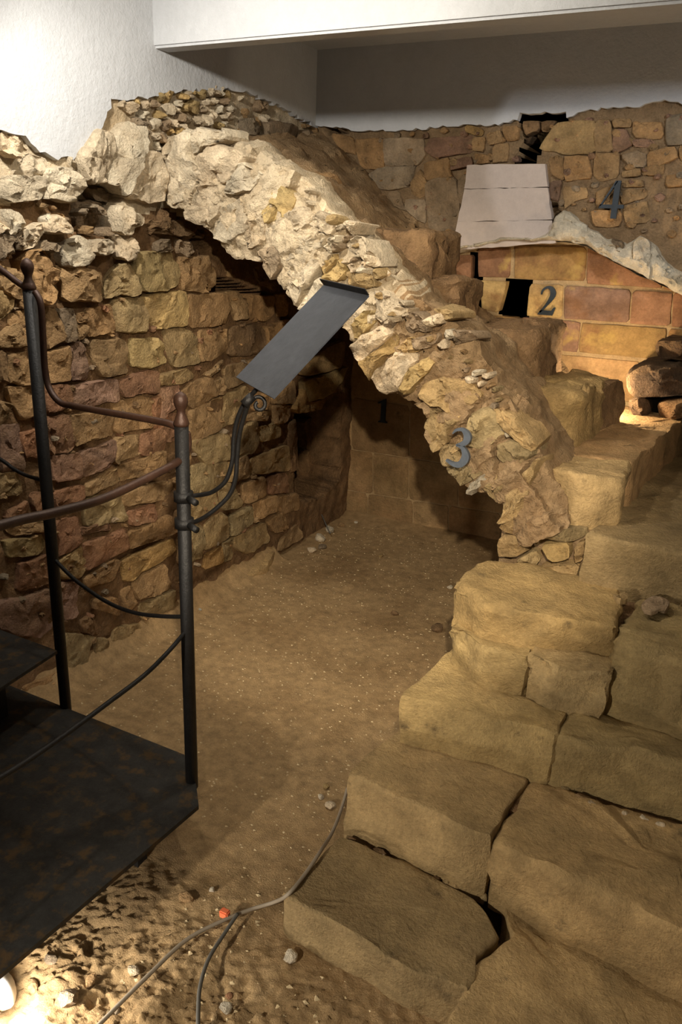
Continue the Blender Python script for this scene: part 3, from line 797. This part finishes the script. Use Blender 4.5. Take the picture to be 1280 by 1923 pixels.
# rubble filling under the landing block and loose flakes on the treads
PIER = Frame((0, 2.30, 0), (1, 0, 0), (0, 0, 1))
pstones('''
s:935,990 945,970 990,965 1010,990 960,1000
s:940,1000 980,1005 1000,1030 960,1050 930,1045
y:1015,1020 1070,1015 1075,1050 1035,1052
s:1025,985 1105,995 1090,1018 1025,1013
s:965,1050 1005,1032 1015,1055 990,1070
s:1010,1060 1090,1056 1085,1090 1040,1080
s:1080,1020 1100,1018 1096,1055 1080,1052
s:1000,1000 1022,998 1015,1018 1003,1024
''', PIER, stp, name='packing_stone', depth=.12, bulge=.03, rough=.008)
box('packing_core', (-.62, 2.335, .5), (-.31, 2.6, .80), 'dusty_dim', stp)
box('stair_core', (-.62, 1.65, -.05), (.44, 2.2, .28), 'mortar', stp)
box('stair_core', (-.58, 2.15, -.05), (.44, 3.5, .64), 'mortar', stp)
box('landing_core', (-.56, 2.64, .6), (-.30, 3.55, .80), 'mortar', stp)
rnd_ = random.Random(77)
for z, ln in ((.108, '660,1572 740,1622 900,1682'), (.288, '762,1366 900,1420 1035,1470 1150,1520 1270,1560'), (.442, '882,1206 1000,1246 1130,1288 1270,1335')):
    q = along([HZ(z).px(*w_) for w_ in parse(ln)], 14 if z < .2 else 20)
    for x, y in q:
        if rnd_.random() < .25: continue
        r_ = rnd_.uniform(.007, .017); a0 = rnd_.uniform(0, 6); x += rnd_.uniform(-.008, .008); y += rnd_.uniform(-.012, .003)
        stone('packing_stone', [(x + r_ * rnd_.uniform(.9, 1.6) * math.cos(a0 + k * 1.05), y + r_ * rnd_.uniform(.6, 1) * math.sin(a0 + k * 1.05)) for k in range(6)], HZ(z + .004), depth=.012, bulge=.008, col=rnd_.choice('spdb'), parent=stp,
              rough=.004, chip=.003, lo=8, hi=12, prof=[(1, 0), (.8, .8), (.45, 1)])
fl = HZ(.668)
for s, c in (('1200,1142 1215,1128 1240,1128 1258,1136 1252,1152 1215,1155', 'g'), ('1145,1122 1170,1118 1180,1130 1160,1136', 's')):
    P = [fl.px(*q) for q in parse(s)]
    f_ = stone('stone_flake', P, HZ(.676), depth=.012, bulge=.006, col=c, rough=.002, mat='stone')
    tag(f_, 'flat pale stone flake lying on a step tread, ' + ('the larger of two' if c == 'g' else 'the smaller of two'), 'stone')
# upper flight of broken blocks climbing over the vault to the left
uf = empty('upper_stair_blocks', (-.9, 2.6, .95))
tag(uf, 'broken upper flight of rough blocks climbing left over the vault', 'staircase')
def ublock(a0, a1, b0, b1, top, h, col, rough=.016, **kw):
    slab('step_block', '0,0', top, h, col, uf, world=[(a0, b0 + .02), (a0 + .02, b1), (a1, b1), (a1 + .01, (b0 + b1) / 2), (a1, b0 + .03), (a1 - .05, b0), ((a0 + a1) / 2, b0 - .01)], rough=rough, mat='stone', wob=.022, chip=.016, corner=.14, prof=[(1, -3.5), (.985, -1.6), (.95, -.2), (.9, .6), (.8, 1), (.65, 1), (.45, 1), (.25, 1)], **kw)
ublock(-.745, -.492, 2.70, 3.20, 1.135, .26, 'y', rough=.008)
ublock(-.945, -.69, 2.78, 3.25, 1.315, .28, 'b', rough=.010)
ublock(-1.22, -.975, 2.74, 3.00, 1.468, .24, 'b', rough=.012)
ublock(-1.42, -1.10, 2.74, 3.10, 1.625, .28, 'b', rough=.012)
ublock(-1.75, -1.46, 2.58, 2.80, 1.80, .25, 'd', rough=.012)
US = Frame((-.485, 0, 0), (0, 1, 0), (0, 0, 1))
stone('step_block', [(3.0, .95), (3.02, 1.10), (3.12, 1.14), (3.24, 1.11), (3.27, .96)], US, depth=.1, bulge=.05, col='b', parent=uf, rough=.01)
# dark stones of the passage jamb with the lamplit edge
PJ = Frame((0, 3.42, 0), (1, 0, 0), (0, 0, 1))
pj = empty('passage_jamb', (-.3, 3.42, .95)); tag(pj, 'dark stones of the passage jamb lit along the left edge', 'masonry')
pstones('''
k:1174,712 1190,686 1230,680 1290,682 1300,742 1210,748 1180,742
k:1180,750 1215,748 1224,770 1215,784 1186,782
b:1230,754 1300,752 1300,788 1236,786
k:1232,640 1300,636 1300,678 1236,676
''', PJ, pj, name='stone', depth=.25, bulge=.05, rough=.012, srings=4)
box('jamb_core', (-.36, 3.50, .9), (.44, 3.68, 1.16), 'hole', pj)  # near-black filling behind the jamb stones

# ================================================================== METAL STAIR AND RAILING
ms = empty('metal_staircase', (-1.6, 1.0, 0))
tag(ms, 'black sheet-metal stair platform with wrought iron railing on the left', 'staircase')
PZ = .22
plate = prism('platform_plate', [(-1.99, 1.494), (-1.219, 1.489), (-1.117, 1.408), (-1.057, 1.341), (-1.090, .756), (-1.105, .2), (-1.99, .2)], HZ(PZ), -.012, 0, 'plate', ms)
prism('step_plate', [(-1.99, 1.486), (-1.672, 1.480), (-1.647, 1.255), (-1.62, .2), (-1.99, .2)], HZ(.42), -.010, 0, 'plate', ms)
box('support_leg', (-1.25, 1.28, -.01), (-1.215, 1.315, .21), 'iron', ms); box('support_leg', (-1.87, 1.30, .0), (-1.84, 1.33, .21), 'iron', ms)
box('support_leg', (-1.15, .50, -.01), (-1.115, .535, .21), 'iron', ms)
box('step_riser_post', (-1.812, 1.345, PZ), (-1.782, 1.375, .411), 'iron', ms)
P1 = np.array([-1.676, 1.497]); P2 = np.array([-1.133, 1.411])
def post(p, z0, z1):
    o = tube('post', [(p[0], p[1], z0), (p[0], p[1], z1)], .0165, 'iron', ms, seg=14, k=0)
    lathe('finial', (p[0], p[1], z1), [(.0165, 0), (.0185, .006), (.015, .016), (.010, .028), (.0095, .036), (.0135, .044), (.0165, .054), (.016, .064), (.011, .073), (.003, .078)], 'rail', o)
    return o
vp = lambda p: Frame((p[0], p[1], 0), (math.cos(YAW), math.sin(YAW), 0), (0, 0, 1))
z1top = vp(P1).px(57, 545)[1]; z2top = vp(P2).px(347, 800)[1]
post(P1, .20, z1top); post(P2, .20, z2top)
R12 = Frame((P1[0], P1[1], 0), (P2[0] - P1[0], P2[1] - P1[1], 0), (0, 0, 1))
RB = Frame((P2[0], P2[1], 0), (.02, -1, 0), (0, 0, 1)); RL = Frame((P1[0], P1[1], 0), (-1, 0, 0), (0, 0, 1))
def fpts(fr, s, h=0): return [fr.pt(u, v, h) for u, v in parse(s)]
tube('handrail', fpts(R12, '66,548 76,570 80,620 84,690 92,728 112,755 140,763 200,774 270,786 318,796 342,808'), .0085, 'rail', ms)
tube('handrail', fpts(RB, '350,812 352,838 340,862 300,886 200,934 105,962 40,976 -30,995 -160,1030'), .0095, 'rail', ms)
rl = fpts(RL, '56,545 30,528 0,505'); rl.append(rl[-1] + (rl[-1] - rl[0]) * 2.5); tube('handrail', rl, .0085, 'rail', ms)
tube('lower_rod', fpts(R12, '104,1052 125,1074 150,1096 200,1130 250,1150 300,1157 346,1158'), .0055, 'iron', ms)
tube('lower_rod', fpts(RB, '352,1172 340,1196 280,1260 200,1322 100,1395 0,1460 -150,1540'), .0055, 'iron', ms)
rl = fpts(RL, '84,903 50,893 25,880 0,862'); rl.append(rl[-1] + (rl[-1] - rl[1]) * 2); tube('lower_rod', rl, .0055, 'iron', ms)

# ================================================================== SIGN ON BRACKET
cs = [(443, 708), (513, 748), (692, 555), (607, 535)]; T0 = 1.86
tt = [1, .90, .934, 1.034]; Q = [EYEP + ray(*c) * t * T0 for c, t in zip(cs, tt)]
e1 = Q[1] - Q[0]; e2 = Q[3] - Q[0]
sg = empty('sign_board', tuple(Q[0])); tag(sg, 'blank grey metal reading panel on a scrolled iron bracket clamped to the post', 'sign')
SF = Frame(Q[0], e1, e2 - e1 * (e1 @ e2) / (e1 @ e1))
q2 = [((q - Q[0]) @ SF.ex, (q - Q[0]) @ SF.ey) for q in Q]
if SF.n[2] < 0: SF.n = -SF.n
prism('panel', q2, SF, -.003, 0, 'zinc', sg)
lipf = [Q[3], Q[2]]
V = [Q[3], Q[2], Q[2] + SF.n * .018, Q[3] + SF.n * .018]; dv = SF.ey * .002
mesh('panel_lip', V + [v + dv for v in V], [(0, 1, 2, 3), (7, 6, 5, 4), (0, 4, 5, 1), (1, 5, 6, 2), (2, 6, 7, 3), (3, 7, 4, 0)], 'iron', sg, smooth=False)
c_s = .5 * (Q[0] + Q[1]) + .12 * e2
depth2 = np.linalg.norm(np.array([P2[0], P2[1], .75]) - EYEP) / np.linalg.norm(ray(360, 950))
def rodpts(s, d0, d1):
    L_ = parse(s); return [EYEP + ray(u, v) * (d0 + (d1 - d0) * i / (len(L_) - 1)) for i, (u, v) in enumerate(L_)]
dS = T0 * .96
tube('bracket_rod', rodpts('350,932 380,929 402,922 424,902 436,866 439,822 446,786 460,756 480,733 500,712', depth2, dS * .99), .0055, 'iron', sg)
tube('bracket_rod', rodpts('350,985 375,976 402,958 430,930 442,898 445,858 449,818 457,786 466,758', depth2, dS), .0055, 'iron', sg)
sc = [(466, 750)] + [(486 + 15 * (1 - k * .055) * math.cos(-2.4 + k * .55), 760 + 16 * (1 - k * .055) * math.sin(-2.4 + k * .55)) for k in range(13)]
tube('scroll', [EYEP + ray(*q) * dS for q in sc], .0045, 'iron', sg, k=4)
pc = EYEP + ray(466, 752) * dS; tube('collar', [pc - SF.ey * .014, pc + SF.ey * .014], .011, 'iron', sg, k=0)
for v in (932, 982):
    z = vp(P2).px(352, v)[1]
    cl = tube('clamp', [(P2[0], P2[1], z - .011), (P2[0], P2[1], z + .011)], .023, 'iron', sg, seg=14, k=0)
    tube('clamp_screw', [(P2[0] + .018, P2[1] - .005, z), (P2[0] + .05, P2[1] - .018, z - .003)], .008, 'iron', cl, k=0)

# ================================================================== NUMERALS
def strokes(L_):
    """variable width stroke -> outline polygon"""
    P = smoothline([np.array(p) for p in L_], 6); lft = []; rgt = []
    for i, p in enumerate(P):
        t = P[min(len(P) - 1, i + 1)][:2] - P[max(0, i - 1)][:2]; t /= np.linalg.norm(t) + 1e-9; nrm = np.array([-t[1], t[0]])
        lft.append(tuple(p[:2] + nrm * p[2] / 2)); rgt.append(tuple(p[:2] - nrm * p[2] / 2))
    return lft, rgt
def strip_mesh(items, fr, org, sx, sy, rot, h0, h1, name, mat):
    V = []; Fc = []
    def tr(x, y): 
        x, y = x * sx, y * sy; return (org[0] + x * math.cos(rot) - y * math.sin(rot), org[1] + x * math.sin(rot) + y * math.cos(rot))
    for kind, dat in items:
        if kind == 's':
            l, r = strokes(dat); n = len(l); b = len(V)
            for i in range(n):
                for q in (l[i], r[i]):
                    for h in (h0, h1): V.append(fr.w(*tr(*q), h))
            for i in range(n - 1):
                k = b + i * 4; m = k + 4; Fc += [(k + 1, k + 3, m + 3, m + 1), (k, m, m + 2, k + 2), (k, k + 1, m + 1, m), (k + 2, m + 2, m + 3, k + 3)]
            Fc += [(b, b + 2, b + 3, b + 1), (len(V) - 4, len(V) - 3, len(V) - 1, len(V) - 2)]
        else:
            b = len(V); n = len(dat)
            for q in dat:
                for h in (h0, h1): V.append(fr.w(*tr(*q), h))
            Fc.append(tuple(b + 2 * i + 1 for i in range(n))); Fc.append(tuple(b + 2 * i for i in range(n))[::-1])
            for i in range(n): j = (i + 1) % n; Fc.append((b + 2 * i, b + 2 * j, b + 2 * j + 1, b + 2 * i + 1))
    return mesh(name, V, Fc, mat, None, None, False)
N1 = [('p', [(.12, 0), (.12, .05), (.22, .08), (.22, .80), (.06, .77), (.06, .82), (.38, 1), (.42, 1), (.42, .08), (.52, .05), (.52, 0)])]
N2 = [('s', [(.07, .70, .05), (.10, .84, .07), (.24, .955, .08), (.40, .92, .14), (.48, .76, .20), (.43, .58, .16), (.28, .34, .09), (.08, .08, .06)]), ('p', [(.0, 0), (.04, .07), (.10, .16), (.48, .16), (.56, .28), (.62, .28), (.54, 0)])]
N3 = [('s', [(.08, .80, .03), (.16, .92, .07), (.32, .965, .09), (.46, .84, .18), (.43, .67, .14), (.24, .56, .05)]), ('s', [(.22, .55, .05), (.40, .52, .10), (.52, .33, .19), (.44, .12, .17), (.26, .045, .11), (.04, .09, .05)])]
N4 = [('p', [(.36, .40), (.36, 0), (.52, 0), (.52, 1), (.42, 1), (.36, .9)]), ('p', [(.0, .27), (.36, .27), (.36, .37), (.02, .37)]), ('p', [(.52, .27), (.68, .27), (.68, .37), (.52, .37)]), ('p', [(0, .30), (.08, .36), (.44, .98), (.38, 1)])]
def number(N, fr, px_bl, px_tl, h0, h1, mat, lab, rot=0, asp=1.0):
    o = fr.px(*px_bl); t = fr.px(*px_tl); H = math.hypot(t[0] - o[0], t[1] - o[1])
    ob = strip_mesh(N, fr, o, H * asp, H, rot, h0, h1, 'numeral', mat); return tag(ob, lab, 'numeral')
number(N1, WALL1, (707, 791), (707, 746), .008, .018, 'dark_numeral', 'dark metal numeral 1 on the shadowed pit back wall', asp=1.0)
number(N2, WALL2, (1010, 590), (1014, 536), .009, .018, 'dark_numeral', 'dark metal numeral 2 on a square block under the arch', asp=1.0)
number(N3, moved(BAND, .055), (836, 868), (846, 796), .0, .012, 'numeral', 'grey metal numeral 3 on the foot of the vault', rot=-.12, asp=1.05)
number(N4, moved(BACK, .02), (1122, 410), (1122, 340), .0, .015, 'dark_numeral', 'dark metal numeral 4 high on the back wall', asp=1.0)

# ================================================================== FLOOR THINGS
def zf(u, v): return None
def gp(u, v, z=.012): return HZ(z).pt(u, v)
c1 = [(652, 1480, .02), (642, 1515, .02), (625, 1560, .06), (604, 1595, .125), (570, 1645, .125), (540, 1680, .118), (515, 1694, .05), (470, 1708, .03), (420, 1728, .03), (350, 1765, .03), (280, 1830, .03), (195, 1915, .03), (120, 1990, .03)]
tag(tube('power_cable', [HZ(z).pt(u, v) for u, v, z in c1], .0048, 'cable'), 'pale grey cable running from the step corner across the dirt', 'cable')
c2 = [(446, 1716, .035), (420, 1755, .03), (392, 1800, .03), (376, 1850, .03), (372, 1900, .03), (372, 1980, .03)]
tag(tube('power_cable', [HZ(z).pt(u, v) for u, v, z in c2], .0046, 'black_cable'), 'darker cable branching off towards the bottom edge', 'cable')
p = HZ(.03).pt(422, 1718)
tag(box('cable_clip', (p[0] - .012, p[1] - .009, p[2] - .006), (p[0] + .012, p[1] + .009, p[2] + .014), 'orange', bevel=.003), 'small orange plastic clip on the cable', 'clip')
def rock(u, v, size, col, lab=None, cat='stone', grp=None, z=0, flat=.7, name='loose_stone', seed=0):
    SEED[0] += 1; rnd = random.Random(SEED[0] * 31 + 7); p = HZ(z).pt(u, v); z = z if z > .05 else floor_h(p[0], p[1])
    bm = bmesh.new(); bmesh.ops.create_icosphere(bm, subdivisions=2, radius=1); off = SEED[0] * 2.3
    pl_ = [Vector((rnd.gauss(0, 1), rnd.gauss(0, 1), rnd.gauss(0, 1))).normalized() for _ in range(6)]
    sx, sy = rnd.uniform(.8, 1.3), rnd.uniform(.7, 1.1)
    for vt in bm.verts:
        c = vt.co
        for n_ in pl_:
            d = c.dot(n_)
            if d > .68: c = c - n_ * (d - .68)
        c = c * (1 + .15 * mn.noise(c * 2.5 + Vector((off, 0, 0))))
        vt.co = Vector((c.x * sx, c.y * sy, c.z * flat)) * size
    R = rnd.uniform(0, 6); bmesh.ops.rotate(bm, verts=bm.verts, cent=(0, 0, 0), matrix=__import__('mathutils').Matrix.Rotation(R, 3, 'Z'))
    zm = min(vt.co.z for vt in bm.verts)
    for vt in bm.verts: vt.co += Vector((p[0], p[1], z - zm * .8))
    me = bpy.data.meshes.new(name); bm.to_mesh(me); bm.free()
    o = link(name, me, 'stone', None, tone(col, rnd), smooth=False)
    if lab: tag(o, lab, cat, grp)
    return o
G = 'rubble heap in the pit corner'
heap = [(600, 1015, .036, 'p'), (618, 1000, .034, 'p'), (584, 1036, .026, 'p'), (604, 1030, .024, 'g'), (575, 985, .04, 'd'), (606, 975, .045, 'd'), (632, 968, .045, 'b'), (612, 948, .03, 'p'), (590, 958, .03, 'g'),
        (650, 955, .035, 'b'), (562, 962, .04, 'd'), (596, 938, .022, 'p'), (570, 1005, .035, 'b'), (640, 990, .022, 'd')]
HL = ['pale rubble stone in the middle of the corner heap', 'pale rubble stone at the right of the lit cluster in the corner heap', 'front pale stone of the corner heap, nearest the viewer', 'small grey stone just behind the front stone of the heap',
      'brown rubble stone at the left of the corner heap beside the wall end', 'largest tan stone of the corner heap under the wire', 'dark brown stone on the right flank of the corner heap', 'pale stone near the top of the corner heap',
      'grey stone between wall end and wire in the heap', 'dark stone at the right end of the heap by the back wall', 'tan stone leaning at the foot of the left wall end', 'small pale pebble topmost in the shadowed corner',
      'dark low stone at the left front of the heap', 'small tan stone lying apart to the right of the heap']
for (u, v, s, c), lab in zip(heap, HL): rock(u, v, s, c, lab, grp=G, name='rubble_stone')
tag(tube('wire', [HZ(.08).pt(583, 940), HZ(.09).pt(600, 960), HZ(.07).pt(612, 985), HZ(.03).pt(620, 1002)], .003, 'black_cable'), 'thin bent wire sticking out of the rubble heap', 'wire')
b_ = stone('wall_foot_boulder', [HZ(.0).px(*q) for q in parse('425,1070 500,1032 520,1046 505,1078 465,1092 432,1084')], HZ(.03), depth=.05, bulge=.035, col='s', rough=.012, srings=2)
tag(b_, 'low pale boulder at the foot of the left wall', 'boulder')
chips = [(376, 1150, .009, 'w', 'white pebble beside the right railing post'), (602, 1498, .012, 'w', 'bright white chip near the cable at the step'), (620, 1515, .016, 'p', 'pale flat chip just above the shaded step corner'),
         (398, 1674, .010, 'w', 'small white chip between platform and cable'), (95, 1805, .014, 'g', 'small lit stone near the platform edge'), (252, 1822, .016, 'p', 'pale chip left of the long cable'), (545, 1800, .018, 'w', 'white sliver below the lowest step'),
         (130, 1880, .024, 'g', 'largest greyish stone at the bottom left'), (218, 1890, .012, 'g', 'small greyish pebble at the long cable end'), (425, 1892, .017, 'p', 'pale stone right of the branching cable'), (60, 1850, .018, 'd', 'brown clod beside the floor lamp'),
         (430, 1862, .008, 'r', 'tiny red fragment above a pale stone'), (740, 1155, .02, 'b', 'dark stone in the shaded floor by the step'), (820, 1185, .03, 'b', 'dark clod against the third step'), (715, 1046, .012, 'y', 'yellowish pebble in the shaded niche'),
         (845, 1105, .016, 'p', 'pale flake on the shaded floor near the steps'), (668, 986, .012, 'w', 'white scrap at the pit back wall'), (612, 1478, .013, 'y', 'ochre chip on the lit floor by the step'), (170, 1840, .016, 'd', 'rough brown clod in the lamplit dirt'), (350, 1690, .02, 'd', 'brown clod near the platform corner')]
for u, v, s, c, lab in chips: rock(u, v, s, c, lab, name='pebble')
# uncountable grit
def grit():
    rnd = random.Random(11); V = []; Fc = []
    for _ in range(4200):
        a = rnd.uniform(-2.0, -.4); b = rnd.uniform(.4, 4.0); near = b < 1.4
        if near and a < -1.35: continue
        if a > -.74 and b > 1.27 or (a < -1.03 and b < 1.5): continue
        s = rnd.choice([.0022, .003, .0045, .006]) * (rnd.choice([1, 1.3]) if near else 1); z = floor_h(a, b); k = len(V)
        for i in range(4): q = i * math.pi / 2 + rnd.uniform(-.4, .4); V.append((a + s * math.cos(q) * rnd.uniform(.7, 1.5), b + s * math.sin(q), z - s * .2))
        V.append((a + rnd.uniform(-.3, .3) * s, b + rnd.uniform(-.3, .3) * s, z + s * rnd.uniform(.3, .6)))
        Fc += [(k + i, k + (i + 1) % 4, k + 4) for i in range(4)]
    o = mesh('floor_grit', V, Fc, 'grit', None, None, False); return tag(o, 'pale grit and gravel specks scattered on the earth floor', 'grit', kind='stuff')
grit()
# floor lamp at the bottom left, reaching into the frame under the plate
fx = HZ(.05).pt(6, 1868)
fl_ = empty('floor_lamp', (fx[0], fx[1], .02)); tag(fl_, 'white floor spotlight at the platform edge, bottom left', 'lamp')
tube('lamp_body', [fx + np.array([-.075, -.05, -.03]), fx + np.array([-.03, -.02, -.005]), fx + np.array([.0, .0, .01])], lambda t: .022 + .012 * t, 'white', fl_, seg=18, k=4)
tube('lamp_rim', [fx + np.array([-.004, -.003, .008]), fx + np.array([.006, .004, .014])], .037, 'white', fl_, seg=18, k=0)
box('lamp_foot', (fx[0] - .06, fx[1] - .06, .0), (fx[0] - .0, fx[1] - .01, .03), 'white', fl_, bevel=.004)
# spotlight fixtures above (just outside the frame) and on the landing
kf = empty('ceiling_spotlight', (KEY[0], KEY[1], CEIL)); tag(kf, 'small white ceiling spotlight above the left railing, outside the frame', 'lamp')
lathe('mount', (KEY[0], KEY[1], CEIL - .03), [(.03, 0), (.04, .012), (.04, .03)], 'white', kf); tube('stem', [(KEY[0], KEY[1], CEIL - .03), (KEY[0], KEY[1], KEY[2] + .05)], .006, 'white', kf, k=0)
lf = empty('landing_spotlight', (L3[0] , L3[1], .95)); tag(lf, 'small black spotlight standing on the landing behind the yellow block', 'lamp')
lathe('lamp_base', (L3[0], L3[1], .95), [(.03, 0), (.03, .008), (.008, .012), (.008, .03)], 'iron', lf)
